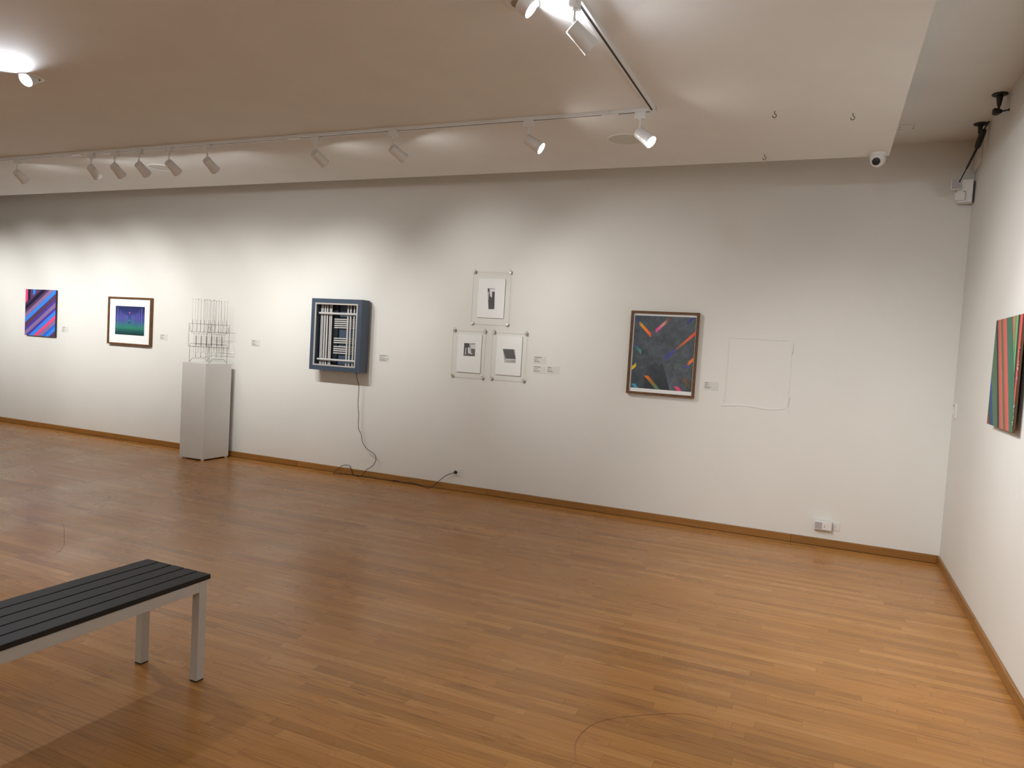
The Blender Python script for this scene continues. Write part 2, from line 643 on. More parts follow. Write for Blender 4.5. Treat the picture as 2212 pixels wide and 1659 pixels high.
bb = struct(thing('baseboard_back', (-5, D, 0), 'narrow oak baseboard under the artworks', 'baseboard'))
xs = [XL, -8.62, -5.55, -3.10, -0.17, XR - 0.016]
for i in range(len(xs) - 1):
    board(bb, M_BASE_X, xs[i] + 0.0006, xs[i + 1] - 0.0006, D - 0.018, D, 0.065, (0.75, 0.5, 0.9, 0.35, 0.12)[i])
br = struct(thing('baseboard_right', (XR, 3, 0), 'oak baseboard along the right wall', 'baseboard'))
ys = [YB, 2.2, 5.1, D]
for i in range(len(ys) - 1):
    board(br, M_BASE_Y, XR - 0.016, XR, ys[i] + 0.0006, ys[i + 1] - 0.0006, 0.065, (0.5, 0.8, 0.6)[i])

# ------------------------------------------------------------------ light tracks
TY, TX = 4.417, -1.086      # long track runs at y = TY, the short one at x = TX
TZ = HS


def rail(label, p0, p1, axis, group='track lengths'):
    """a channel with a dark slot along its underside"""
    c = [(p0[i] + p1[i]) / 2 for i in range(2)]
    t = thing('track_rail', (c[0], c[1], TZ), label, 'light track', group)
    hw = 0.0175
    bm = bmesh.new()
    def seg(a0, a1, z0, z1):
        if axis == 'X':
            box(bm, p0[0], p1[0], TY + a0, TY + a1, z0, z1)
        else:
            box(bm, TX + a0, TX + a1, p0[1], p1[1], z0, z1)
    seg(-hw, -hw + 0.011, TZ - 0.021, TZ)
    seg(hw - 0.011, hw, TZ - 0.021, TZ)
    seg(-hw + 0.011, hw - 0.011, TZ - 0.004, TZ)
    obj('channel', bm, M_WHITE, t)
    bm = bmesh.new()
    seg(-hw + 0.0112, hw - 0.0112, TZ - 0.0203, TZ - 0.0045)
    obj('slot', bm, M_SLOT, t)
    return t


joints = [TX - 0.018, -1.355, -3.85, -6.31, -8.77, -11.23, -12.9]
names = ['short track length meeting the corner joint', 'track length above the dark framed painting and prints', 'track length above the blue lit box',
         'leftmost track length in view above the plinth', 'track length left of the view', 'far track length left of the view']
for i in range(len(joints) - 1):
    rail('white ' + names[i], (joints[i + 1] + 0.0008, TY), (joints[i] - 0.0008, TY), 'X')
rail('white track length running from the corner towards the viewer', (TX, 1.9), (TX, TY - 0.02), 'Y')
rail('white track length overhead behind the viewer', (TX, -0.54), (TX, 1.8984), 'Y')
t = thing('track_corner_joint', (TX, TY, TZ), 'white corner connector where the two light tracks meet', 'connector')
boxo('cover', M_WHITE, t, TX - 0.0175, TX + 0.0175, TY - 0.0195, TY + 0.0175, TZ - 0.023, TZ, 0.002)
boxo('feed_cap', M_WHITE, t, TX + 0.0176, TX + 0.03, TY - 0.016, TY + 0.016, TZ - 0.02, TZ, 0.002)
for xj in joints[1:4]:
    t = thing('track_joiner', (xj, TY, TZ), {joints[1]: 'small white track joiner near the corner', joints[2]: 'small white track joiner above the blue box', joints[3]: 'small white track joiner left of five close spotlights'}[xj], 'connector')
    boxo('cover', M_WHITE, t, xj - 0.055, xj + 0.055, TY - 0.0135, TY + 0.0135, TZ - 0.0245, TZ - 0.0212, 0.001)

M_LENS = emit_mat('lamp_lens', SPOT_RGB, 90.0)


M_LENS_FAR = emit_mat('far_lamp_lens', SPOT_RGB, 8.0, 'NONE')


def spotlight(label, x, y, target, axis='X', power=1.0, size=70, blend=1.0, group='white track spotlights', lens=None):
    zt = TZ - 0.021
    t = thing('track_spotlight', (x, y, zt), label, 'spotlight', group)
    lx, ly = (0.034, 0.0165) if axis == 'X' else (0.0165, 0.034)
    boxo('adapter', M_WHITE, t, x - lx, x + lx, y - ly, y + ly, zt - 0.042, zt, 0.002)
    bm = bmesh.new()
    cyl(bm, (x, y, zt - 0.0425), (x, y, zt - 0.052), 0.013, 16)
    obj('collar', bm, M_WHITE, t, smooth=True)
    piv = Vector((x, y, zt - 0.092))
    bm = bmesh.new()
    cyl(bm, (x, y, zt - 0.0525), piv, 0.0055, 10)
    sphere(bm, piv, 0.0095, 12, 8)
    obj('stem', bm, M_WHITE, t, smooth=True)
    d = (Vector(target) - piv).normalized()
    back = piv - d * 0.012 + Vector((0, 0, -0.033))
    bm = bmesh.new()
    lathe(bm, back, d, [(0, 0), (0, 0.031), (0.004, 0.034), (0.06, 0.035), (0.118, 0.040), (0.122, 0.041), (0.122, 0.037), (0.114, 0.0355), (0.110, 0)], 28)
    body = obj('lamp_body', bm, M_WHITE, t, smooth=True)
    bm = bmesh.new()
    disc_face(bm, back + d * 0.1145, d, 0.0352, 16)
    obj('lens', bm, lens or M_LENS, t, recalc=False)
    ld = bpy.data.lights.new('spot_beam', 'SPOT')
    ld.energy = SPOT_W * power
    ld.color = SPOT_RGB
    ld.spot_size = math.radians(size)
    ld.spot_blend = blend
    ld.shadow_soft_size = 0.022
    lo = bpy.data.objects.new('spot_beam', ld)
    COL.objects.link(lo)
    lo.parent = t
    lo.matrix_parent_inverse = t.matrix_basis.inverted()
    lo.matrix_basis = Matrix.Translation(back + d * 0.128) @ d.to_track_quat('-Z', 'Y').to_matrix().to_4x4()
    return t


W_ = D
SP = [
    ('lone white spotlight at the left end of the visible track', -7.14, (-7.75, W_, 1.63)),
    ('white spotlight, first from the left in the row of five', -6.116, (-6.95, W_, 1.53)),
    ('white spotlight, second from the left in the row of five', -5.817, (-6.45, W_, 1.63)),
    ('white spotlight, middle one in the row of five', -5.517, (-5.75, W_, 1.58)),
    ('white spotlight, fourth in the row of five beside the ceiling speaker', -5.161, (-5.15, W_, 1.58)),
    ('white spotlight, rightmost in the row of five', -4.732, (-4.85, W_, 1.58)),
    ('white spotlight above the gap between blue box and prints', -3.643, (-3.2, W_, 1.73)),
    ('white spotlight above the three clipped prints', -2.953, (-1.75, W_, 1.63)),
    ('white spotlight with thin bright lens, left of the corner one', -1.905, (XR, 4.75, 1.2)),
    ('white spotlight with bright round lens at the track corner', -1.162, (XR, 3.8, 1.25)),
]
for lb, x, tg in SP:
    right = tg[0] == XR
    spotlight(lb, x, TY, tg, power=1.05 if right else (0.78 if -6.3 < x < -4.5 else 0.92), size=76 if right else 70)
spotlight('large white spotlight near the top edge on the short track', TX, 2.93, (XR, 4.8, 0.93), axis='Y', power=1.2, size=96)
OFF = 'white track spotlight left of the view, %s past the frame'
for x, tx, nth in ((-8.05, -8.45, 'first'), (-9.15, -9.4, 'second'), (-10.2, -10.4, 'third'), (-11.3, -11.6, 'fourth')):
    spotlight(OFF % nth, x, TY, (tx, W_, 1.6), power=1.8, lens=M_LENS_FAR, group='spotlights left of the view')
OFF2 = 'added white fill spotlight, unseen overhead behind the viewer'  # unseen spots added for fill and to brighten the low right corner
for yy, tg, pw, sz in ((1.4, (0.05, W_, 0.45), 2.6, 44), (0.3, (XR, 0.4, 1.4), 1.0, 70)):
    spotlight(OFF2 + (', nearer the corner' if yy > 1 else ', nearer the rear wall'), TX, yy, tg, axis='Y', power=pw, size=sz, lens=M_LENS_FAR, group='added fill spotlights behind the viewer')
TYR = -1.3  # added rear track, its unseen spots bounce fill light off the rear wall
t = thing('track_rail', (-6.0, TYR, TZ), 'added unseen light track overhead along the wall behind the viewer', 'light track')
boxo('channel', M_WHITE, t, -11.0, -1.3, TYR - 0.0175, TYR + 0.0175, TZ - 0.021, TZ)
for x in (-3.2, -7.6):
    spotlight('added unseen fill spotlight lighting the rear wall, ' + ('nearer the right wall' if x > -5 else 'nearer the left wall'), x, TYR, (x, YB, 1.5), power=6.8, size=110, lens=M_LENS_FAR, group='added fill spotlights on the rear track')

# recessed adjustable downlights
M_BULB = emit_mat('downlight_bulb', EYE_RGB, 60.0)


def downlight(label, x, y, aim, power, group='recessed adjustable downlights', size=168):
    t = thing('recessed_downlight', (x, y, HS), label, 'downlight', group)
    bm = bmesh.new()
    lathe(bm, (x, y, HS), (0, 0, -1), [(0, 0.075), (0.004, 0.074), (0.006, 0.068), (0.006, 0.050), (0.0, 0.049)], 32)
    obj('trim_ring', bm, M_WHITE, t, smooth=True)
    d = Vector(aim).normalized()
    c = Vector((x, y, HS + 0.004))
    # hooded eyeball: a short tube that leans towards its aim
    bm = bmesh.new()
    lathe(bm, c, d, [(-0.002, 0.046), (0.052, 0.044), (0.054, 0.043), (0.052, 0.041), (-0.002, 0.042)], 32)
    obj('eyeball_hood', bm, M_WHITE, t, smooth=True)
    bm = bmesh.new()
    lathe(bm, c, d, [(0.022, 0), (0.022, 0.0425), (0.027, 0.0425), (0.027, 0)], 32)
    obj('back_cap', bm, M_WHITE, t)  # cap added behind the bulb to stop its light leaking back
    bm = bmesh.new()
    disc_face(bm, c + d * 0.03, d, 0.0405, 16)
    obj('bulb', bm, M_BULB, t, recalc=False)
    ld = bpy.data.lights.new('downlight_beam', 'SPOT')
    ld.energy = power
    ld.color = EYE_RGB
    ld.spot_size = math.radians(size)
    ld.spot_blend = 1.0
    ld.shadow_soft_size = 0.03
    lo = bpy.data.objects.new('downlight_beam', ld)
    COL.objects.link(lo)
    lo.parent = t
    lo.matrix_parent_inverse = t.matrix_basis.inverted()
    lo.matrix_basis = Matrix.Translation(c + d * 0.07) @ d.to_track_quat('-Z', 'Y').to_matrix().to_4x4()


downlight('recessed hooded downlight glowing beside the short track', -1.335, 2.944, (0.78, 0.22, -0.62), 55)
downlight('recessed downlight flaring brightly at the upper left', -4.70, 2.98, (0.15, -0.75, -0.65), 90)
for x, y, a in ((-8.1, 2.95, (0.1, -0.6, -0.8)), (-0.2, 0.9, (0.25, 0.45, -0.86))):  # unseen downlights added to raise the general light level
    downlight('added fill downlight outside the view ' + ('to the left' if x < -5 else 'above the viewer'), x, y, a, 60, group='added fill downlights outside the view')

# ------------------------------------------------------------------ ceiling fittings
for x, y, lb in ((-1.411, 5.012, 'round flush ceiling speaker with grey grille near the track corner'), (-5.94, 5.02, 'round flush ceiling speaker partly behind the row of five spotlights')):
    t = thing('ceiling_speaker', (x, y, HS), lb, 'speaker', 'flush ceiling speakers')
    bm = bmesh.new()
    lathe(bm, (x, y, HS), (0, 0, -1), [(0, 0.138), (0.005, 0.136), (0.007, 0.130), (0.007, 0.122), (0.003, 0.121), (0, 0.121)], 48)
    obj('rim', bm, M_CEIL, t, smooth=True)
    bm = bmesh.new()
    lathe(bm, (x, y, HS), (0, 0, -1), [(0, 0.1205), (0.004, 0.1205), (0.005, 0)], 48)
    obj('grille', bm, M_GRILLE, t, smooth=True)

t = thing('dome_camera', (0.222, 5.705, HS), 'small white turret security camera at the ceiling edge', 'camera')
bm = bmesh.new()
lathe(bm, (0.222, 5.705, HS), (0, 0, -1), [(0, 0.055), (0.012, 0.055), (0.018, 0.052), (0.018, 0)], 32)
obj('mount_ring', bm, M_WPLASTIC, t, smooth=True)
bm = bmesh.new()
lathe(bm, (0.222, 5.705, HS - 0.0185), (0, 0, -1), [(0, 0.05), (0.02, 0.052), (0.045, 0.046), (0.064, 0.032), (0.074, 0.014), (0.076, 0)], 32)
obj('dome_shell', bm, M_WPLASTIC, t, smooth=True)
dd = Vector((-0.25, -0.90, -0.42)).normalized()
c = Vector((0.222, 5.705, HS - 0.045))
bm = bmesh.new()
lathe(bm, c, dd, [(0.03, 0.0), (0.03, 0.027), (0.052, 0.026), (0.054, 0.022), (0.050, 0)], 28)
obj('camera_eye', bm, M_BLACK, t, smooth=True)

for x, y, lb in ((-0.398, 4.627, 'tiny metal screw hook in the ceiling, nearer the track'), (0.032, 4.764, 'tiny metal screw hook in the ceiling, right one of three'), (-0.5255, 5.572, 'tiny metal screw hook close to the dropped ceiling edge')):
    t = thing('ceiling_hook', (x, y, HS), lb, 'hook', 'ceiling hooks')
    bm = bmesh.new()
    lathe(bm, (x, y, HS), (0, 0, -1), [(0, 0.012), (0.002, 0.012), (0.003, 0)], 16)
    obj('rosette', bm, M_WHITE, t)
    bm = bmesh.new()
    pts = [(x, y, HS - 0.003), (x, y, HS - 0.02)] + [(x + 0.011 * math.sin(a), y, HS - 0.031 + 0.011 * math.cos(a)) for a in [i * 0.5 for i in range(0, 11)]]
    tube(bm, pts, 0.0022, 8)
    obj('hook_wire', bm, M_WIRE, t, smooth=True)

t = thing('ceiling_cover_plate', (0.43, 6.22, HC), 'flat white cover plate screwed to the upper ceiling', 'plate')
boxo('plate', M_CEIL, t, 0.34, 0.49, 6.16, 6.29, HC - 0.004, HC, 0.001)
for x, y in ((0.465, 6.20), (0.465, 6.25), (0.375, 6.21), (0.375, 6.26)):
    bm = bmesh.new()
    lathe(bm, (x, y, HC - 0.0041), (0, 0, -1), [(0, 0.005), (0.002, 0.004), (0.003, 0)], 10)
    obj('screw', bm, M_WIRE, t)

# two black swivel mounts under the upper ceiling
def ceiling_disc(t, x, y):
    bm = bmesh.new()
    lathe(bm, (x, y, HC), (0, 0, -1), [(0, 0), (0, 0.046), (0.006, 0.046), (0.010, 0.040), (0.012, 0)], 32)
    obj('base_disc', bm, M_BLACK, t, smooth=True)


t = thing('swivel_mount', (0.902, 5.615, HC), 'black ceiling swivel mount with a short clamp head', 'mount', 'black swivel mounts')
ceiling_disc(t, 0.902, 5.615)
bm = bmesh.new()
lathe(bm, (0.902, 5.615, HC - 0.0125), (0, 0, -1), [(0, 0.018), (0.016, 0.019), (0.062, 0.012), (0.066, 0.008), (0.086, 0.006), (0.086, 0)], 16)
obj('post', bm, M_BLACK, t, smooth=True)
bm = bmesh.new()
lathe(bm, (0.868, 5.60, HC - 0.118), (0.95, 0.1, 0.05), [(0, 0), (0, 0.018), (0.008, 0.024), (0.03, 0.023), (0.052, 0.010), (0.058, 0)], 8)
obj('clamp_head', bm, M_BLACK, t, smooth=False)
bm = bmesh.new()
lathe(bm, (0.925, 5.606, HC - 0.114), (0.5, -0.85, -0.15), [(0, 0), (0, 0.005), (0.05, 0.005), (0.052, 0.009), (0.062, 0.009), (0.062, 0)], 10)
obj('thumb_screw', bm, M_BLACK, t, smooth=True)

t = thing('swivel_mount', (0.90, 6.245, HC), 'black ceiling swivel mount with a long tapered rod', 'mount', 'black swivel mounts')
ceiling_disc(t, 0.90, 6.245)
bm = bmesh.new()
lathe(bm, (0.90, 6.245, HC - 0.0125), (0, 0, -1), [(0, 0.017), (0.05, 0.013), (0.06, 0.012), (0.06, 0)], 16)
obj('post', bm, M_BLACK, t, smooth=True)
def mp(px_x, dy, dz): return Vector((px_x, 6.245 + dy, HC + dz))
a, b_, c_, e_ = Vector((0.918, 6.20, HC - 0.055)), Vector((0.886, 6.22, HC - 0.185)), Vector((0.835, 6.235, HC - 0.325)), Vector((0.800, 6.245, HC - 0.415))
bm = bmesh.new()
lathe(bm, a, b_ - a, [(0, 0), (0, 0.016), (0.02, 0.021), (0.11, 0.021), ((b_ - a).length, 0.015), ((b_ - a).length + 0.001, 0)], 8)
obj('grip', bm, M_BLACK, t)
bm = bmesh.new()
cyl(bm, b_, c_, 0.009, 12, 0.007)
obj('rod', bm, M_BLACK, t, smooth=True)
bm = bmesh.new()
cyl(bm, c_, e_, 0.0042, 10)
sphere(bm, e_, 0.006)
obj('tip', bm, M_BLACK, t, smooth=True)
bm = bmesh.new()
cyl(bm, a, (0.942, 6.18, HC - 0.005), 0.005, 10)
sphere(bm, (0.918, 6.19, HC - 0.058), 0.008)
obj('bolt', bm, M_BLACK, t, smooth=True)

# white sensor box high in the corner, turned towards the room
t = thing('wall_sensor', (0.90, 6.60, 2.88), 'white two-flap sensor box high in the room corner', 'sensor')
ROTS = Matrix.Translation((0.885, 6.60, 2.955)) @ Matrix.Rotation(math.radians(-14), 4, 'Z')
def rbox(name, m, x0, x1, y0, y1, z0, z1, bevel=0.003):
    bm = bmesh.new()
    box(bm, x0, x1, y0, y1, z0, z1)
    bm.transform(ROTS)
    return obj(name, bm, m, t, bevel)
rbox('housing', M_WPLASTIC, -0.045, 0.058, -0.045, 0.05, -0.085, 0.09)
rbox('upper_flap', M_WPLASTIC, -0.088, -0.018, -0.062, -0.0455, 0.012, 0.098, 0.006)
rbox('upper_lens', M_GPLASTIC, -0.082, -0.024, -0.0645, -0.0625, 0.018, 0.092, 0.001)
rbox('lower_flap', M_WPLASTIC, -0.058, 0.014, -0.062, -0.0455, -0.072, 0.002, 0.006)
for xx in (-0.05, 0.006):
    bm = bmesh.new()
    lathe(bm, (xx, -0.0625, -0.006), (0, -1, 0), [(0, 0.004), (0.002, 0.003), (0.002, 0)], 10)
    bm.transform(ROTS)
    obj('screw', bm, M_BLACK, t)
bm = bmesh.new()
tube(bm, smooth_pts([(0.944, 6.64, 3.04), (0.948, 6.645, 3.12), (0.945, 6.655, 3.22), (0.944, 6.66, 3.37)], 5), 0.003, 8)
obj('cable', bm, M_WPLASTIC, t, smooth=True)

# thin access panel on the right wall just under the ceiling
bm = bmesh.new()
pts = [(6.655, 3.372), (6.40, 3.372), (6.39, 3.135), (6.655, 3.11)]
v0 = [bm.verts.new((XR - 0.012, a, b)) for a, b in pts]
v1 = [bm.verts.new((XR - 0.0005, a, b)) for a, b in pts]
bm.faces.new(v0)
bm.faces.new(v1[::-1])
for i in range(4):
    bm.faces.new((v0[i], v0[(i + 1) % 4], v1[(i + 1) % 4], v1[i]))
tag(obj('access_panel', bm, M_WALL, None, 0.001), 'thin white access panel on the right wall behind the black rod', 'panel')

t = thing('wall_control', (XR, 6.52, 1.25), 'slim white wall control switch beside the room corner', 'switch')
boxo('plate', M_WPLASTIC, t, XR - 0.012, XR, 6.475, 6.60, 1.195, 1.31, 0.002)
boxo('paddle', M_WPLASTIC, t, XR - 0.020, XR - 0.0125, 6.50, 6.545, 1.22, 1.272, 0.002)
bm = bmesh.new()
lathe(bm, (XR - 0.0122, 6.56, 1.287), (-1, 0, 0), [(0, 0.007), (0.002, 0.006), (0.002, 0)], 12)
obj('sensor_dot', bm, M_BLACK, t)

# ------------------------------------------------------------------ outlets
def outlet(label, xc, zc):
    t = thing('wall_outlet', (xc, D, zc), label, 'outlet', 'wall outlets')
    boxo('plate', M_WPLASTIC, t, xc - 0.0585, xc + 0.0585, D - 0.006, D, zc - 0.036, zc + 0.036, 0.002)
    for s in (-1, 1):
        bm = bmesh.new()
        lathe(bm, (xc + s * 0.02, D - 0.0062, zc), (0, -1, 0), [(0, 0.0165), (0.002, 0.0163), (0.0022, 0)], 20)
        sk = obj('socket', bm, M_WPLASTIC, t)
        bm = bmesh.new()
        for q in (-1, 1):
            box(bm, xc + s * 0.02 - 0.004, xc + s * 0.02 + 0.004, D - 0.0090, D - 0.0085, zc + q * 0.006 - 0.001, zc + q * 0.006 + 0.001)
        obj('slots', bm, M_SLOT, sk)
    return t


outlet('white outlet plate holding the black plug', -3.452, 0.192)
outlet('white outlet plate behind the plug-in unit near the corner', 0.150, 0.182)

t = thing('plug_in_unit', (0.078, D - 0.04, 0.145), 'white plug-in unit with grey grille on the outlet near the corner', 'plug-in unit')
boxo('case', M_WPLASTIC, t, 0.006, 0.147, D - 0.062, D - 0.0095, 0.148, 0.222, 0.004)
boxo('grille', M_GPLASTIC, t, 0.014, 0.070, D - 0.0635, D - 0.0622, 0.156, 0.213, 0.0004)
boxo('front_panel', M_WPLASTIC, t, 0.0725, 0.142, D - 0.0635, D - 0.0622, 0.156, 0.213, 0.0004)
bm = bmesh.new()
for a_, z0, z1 in ((0.0880, 0.172, 0.186), (0.0895, 0.186, 0.194), (0.0865, 0.170, 0.176)):
    box(bm, a_, a_ + 0.003, D - 0.0642, D - 0.0636, z0, z1)
obj('printed_mark', bm, mat('mark_grey', rgb=(120, 112, 112), rough=0.6, mottle=0.05), t)

# ------------------------------------------------------------------ wall labels
def wall_label(label, xl, zt, widths, wall='back', y=None):
    w, h = 0.130, 0.076
    t = thing('wall_label', (xl + w / 2, D, zt - h / 2) if wall == 'back' else (XR, y - w / 2, zt - h / 2), label, 'label', 'wall labels')
    def B(bm, a0, a1, b0, b1, d0, d1):
        if wall == 'back':
            box(bm, xl + a0, xl + a1, D - d1, D - d0, zt - b1, zt - b0)
        else:
            box(bm, XR - d1, XR - d0, y - a1, y - a0, zt - b1, zt - b0)
    bm = bmesh.new()
    B(bm, 0, w, 0, h, 0, 0.0022)
    obj('card', bm, M_CARD, t)
    bm = bmesh.new()
    rr = random.Random(int(abs(xl) * 1000) + 3)
    for k, wd in enumerate(widths):
        top = 0.010 + (0.0 if k == 0 else 0.017 + (k - 1) * 0.0095)
        th = 0.0052 if k == 0 else 0.0034
        a = 0.010
        while a < 0.010 + wd:
            wl = min(rr.uniform(0.006, 0.017), 0.010 + wd - a)
            B(bm, a, a + wl, top, top + th, 0.0023, 0.0026)
            a += wl + 0.0022
    obj('text_lines', bm, M_INK, t)


wall_label('small wall label right of the purple striped canvas', -9.746, 1.448, (0.065, 0.05, 0.015, 0.055, 0.03, 0.045))
wall_label('small wall label right of the blue-green framed print', -7.853, 1.432, (0.065, 0.042, 0.014, 0.068, 0.05))
wall_label('small wall label right of the wire sculpture', -6.329, 1.440, (0.042, 0.075, 0.014, 0.045, 0.06, 0.1))
wall_label('small wall label right of the blue lit box', -4.506, 1.371, (0.088, 0.06, 0.012, 0.115, 0.07, 0.098))
wall_label('topmost small wall label beside the three prints', -2.677, 1.463, (0.078, 0.045, 0.012, 0.05, 0.062))
wall_label('lower left small wall label beside the three prints', -2.676, 1.367, (0.068, 0.042, 0.012, 0.05, 0.065))
wall_label('lower right small wall label beside the three prints', -2.530, 1.372, (0.036, 0.042, 0.012, 0.05, 0.062))
wall_label('small wall label between dark framed painting and bare outline', -1.002, 1.333, (0.026, 0.036, 0.014, 0.058, 0.044))
wall_label('small wall label cut by the right edge beside the striped canvas', 0, 1.402, (0.07, 0.045, 0.02, 0.05, 0.03, 0.04), 'right', 4.375)

# ------------------------------------------------------------------ purple striped canvas
t = thing('striped_canvas', (-10.17, D, 1.29), 'small canvas of diagonal purple, blue and pink stripes', 'painting')
X0, X1, Z0, Z1 = -10.50, -9.85, 1.293, 1.943
boxo('canvas', mat('canvas_edge', rgb=(60, 40, 46), rough=0.8, bump=0.1, bump_scale=200), t, X0, X1, D - 0.028, D - 0.006, Z0, Z1, 0.002)
def c3d(u, v, l): return (X0 + u * (X1 - X0), D - 0.0286 - l, Z1 - v * (Z1 - Z0))
PINK, NAVY, PLUM, MAUV, BLUE, VIOL, DBLU, BPLM = (240, 75, 122), (28, 27, 62), (92, 60, 92), (142, 112, 158), (58, 136, 236), (76, 62, 164), (48, 108, 214), (98, 66, 100)
bands = [(-9, .30, BPLM), (.30, .36, PLUM), (.36, .46, NAVY), (.46, .53, PLUM), (.53, .63, MAUV), (.63, .73, BLUE), (.73, .85, PLUM), (.85, .92, VIOL), (.92, 1.02, MAUV), (1.02, 1.09, VIOL), (1.09, 1.19, BLUE), (1.19, 1.27, PINK), (1.27, 1.37, MAUV), (1.37, 1.44, DBLU), (1.44, 1.53, BLUE), (1.53, 9, PLUM)]
sq = [(0, 0), (1, 0), (1, 1), (0, 1)]
polys = []
for a, b, c in bands:
    pg = clip(clip(sq, .66, 1, b), -.66, -1, -a)
    if len(pg) > 2:
        polys.append((pg, c, 0))
for u0, u1, s, c in ((0, .08, .295, PINK), (.085, .165, .33, NAVY), (.165, .245, .31, PLUM), (.25, .335, .30, BLUE)):
    polys.append((clip([(u0, 0), (u1, 0), (u1, 1), (u0, 1)], .66, 1, s), c, 0.0004))
art('painted_stripes', polys, c3d, M_PAINT, t)


# ------------------------------------------------------------------ framed works
def picture_frame(t, x0, x1, z0, z1, fwid, depth, m):
    """four mitred mouldings"""
    def mould(name, pts):
        bm = bmesh.new()
        f = [bm.verts.new((a, D - depth, b)) for a, b in pts]
        g = [bm.verts.new((a, D - 0.003, b)) for a, b in pts]
        bm.faces.new(f)
        bm.faces.new(g[::-1])
        for i in range(4):
            bm.faces.new((f[i], f[(i + 1) % 4], g[(i + 1) % 4], g[i]))
        obj(name, bm, m, t, 0.0012)
    w = fwid
    mould('frame_rail', [(x0, z1), (x1, z1), (x1 - w, z1 - w), (x0 + w, z1 - w)])
    mould('frame_rail', [(x0, z0), (x0 + w, z0 + w), (x1 - w, z0 + w), (x1, z0)])
    mould('frame_stile', [(x0, z0), (x0, z1), (x0 + w, z1 - w), (x0 + w, z0 + w)])
    mould('frame_stile', [(x1, z0), (x1 - w, z0 + w), (x1 - w, z1 - w), (x1, z1)])


def pane(t, x0, x1, z0, z1, y):
    bm = bmesh.new()
    v = [bm.verts.new(p) for p in ((x0, y, z0), (x1, y, z0), (x1, y, z1), (x0, y, z1))]
    bm.faces.new(v)
    return obj('glazing', bm, M_ACRYL, t)


t = thing('framed_print', (-8.38, D, 1.26), 'walnut framed print of glowing blue-green colonnade with wide mat', 'framed print')
picture_frame(t, -8.785, -7.985, 1.262, 1.884, 0.020, 0.042, M_WALNUT)
boxo('mat_board', M_PAPER, t, -8.765, -8.005, D - 0.024, D - 0.006, 1.282, 1.864)
PX0, PX1, PZ0, PZ1 = -8.655, -8.115, 1.392, 1.767
def p3d(u, v, l): return (PX0 + u * (PX1 - PX0), D - 0.0246 - l, PZ1 - v * (PZ1 - PZ0))
stops = [(0, (36, 44, 88)), (.18, (46, 54, 112)), (.38, (74, 76, 152)), (.52, (64, 84, 146)), (.64, (56, 116, 128)), (.74, (50, 134, 108)), (.84, (34, 92, 88)), (1, (20, 46, 52))]
polys = [([(0, a[0]), (1, a[0]), (1, b[0]), (0, b[0])], [a[1], a[1], b[1], b[1]], 0) for a, b in zip(stops, stops[1:])]
for s in (0, 1):
    for u, a, b, c in ((.085, .05, .93, (128, 122, 196)), (.165, .14, .84, (112, 110, 186)), (.225, .20, .78, (104, 104, 180)), (.272, .25, .74, (98, 98, 176)), (.31, .28, .71, (94, 94, 172))):
        uu = u if s == 0 else 0.985 - u
        polys.append(([(uu - .007, a), (uu + .007, a), (uu + .007, (a + b) * .5), (uu - .007, (a + b) * .5)], c, .0004))
        polys.append(([(uu - .007, (a + b) * .5), (uu + .007, (a + b) * .5), (uu + .006, b), (uu - .006, b)], [c, c, (44, 104, 104), (44, 104, 104)], .0004))
    for k in range(7):
        uu = (.34 + .014 * k) if s == 0 else (.645 - .014 * k)
        polys.append(([(uu - .004, .31), (uu + .004, .31), (uu + .004, .68), (uu - .004, .68)], [(100, 96, 176)] * 2 + [(60, 124, 122)] * 2, .0004))
polys.append(([(.445, .31), (.545, .31), (.545, .62), (.445, .62)], [(62, 66, 138)] * 2 + [(62, 108, 132)] * 2, .0005))
asp = (PX1 - PX0) / (PZ1 - PZ0)
def disc(cx, cy, r, c1, c2): return ([(cx + r * math.cos(i * math.pi / 12), cy + asp * r * math.sin(i * math.pi / 12)) for i in range(24)], [tuple(int(c1[k] + (c2[k] - c1[k]) * (0.5 + 0.5 * math.sin(i * math.pi / 12))) for k in range(3)) for i in range(24)], .0008)
polys.append(disc(.49, .225, .022, (226, 120, 150), (168, 70, 110)))
polys.append(disc(.49, .525, .042, (70, 150, 196), (24, 46, 70)))
art('printed_image', polys, p3d, M_PRINT, t)
pane(t, -8.765, -8.005, 1.282, 1.864, D - 0.036)

t = thing('framed_painting', (-1.39, D, 1.173), 'walnut framed dark grey painting crossed by coloured light bars', 'framed painting')
picture_frame(t, -1.705, -1.080, 1.173, 1.946, 0.020, 0.048, M_WALNUT)
boxo('paper_sheet', M_PAPER, t, -1.685, -1.100, D - 0.024, D - 0.006, 1.193, 1.926)
def w3d(a, b, l): return (a, D - 0.0246 - l, b)
field = [([(-1.671, 1.905), (-1.106, 1.905), (-1.106, 1.227), (-1.671, 1.227)], [(70, 80, 90), (74, 83, 92), (80, 88, 96), (60, 70, 80)], 0),
         ([(-1.525, 1.445), (-1.3834, 1.4759), (-1.3043, 1.2309), (-1.5537, 1.2285)], [(60, 69, 78), (56, 64, 74), (40, 47, 56), (44, 51, 58)], 0.0003),
         ([(-1.3834, 1.4759), (-1.15, 1.48), (-1.12, 1.30), (-1.31, 1.2309)], [(82, 90, 98), (90, 97, 101), (78, 86, 92), (88, 96, 108)], 0.0003)]
art('painted_field', field, w3d, M_FIELD, t)
BG = (66, 72, 76)
def strip(u, l, cols, lift=0.0007):
    return [([u[i], u[i + 1], l[i + 1], l[i]], [cols[i], cols[i + 1], cols[i + 1], cols[i]], lift) for i in range(len(u) - 1)]
P = []
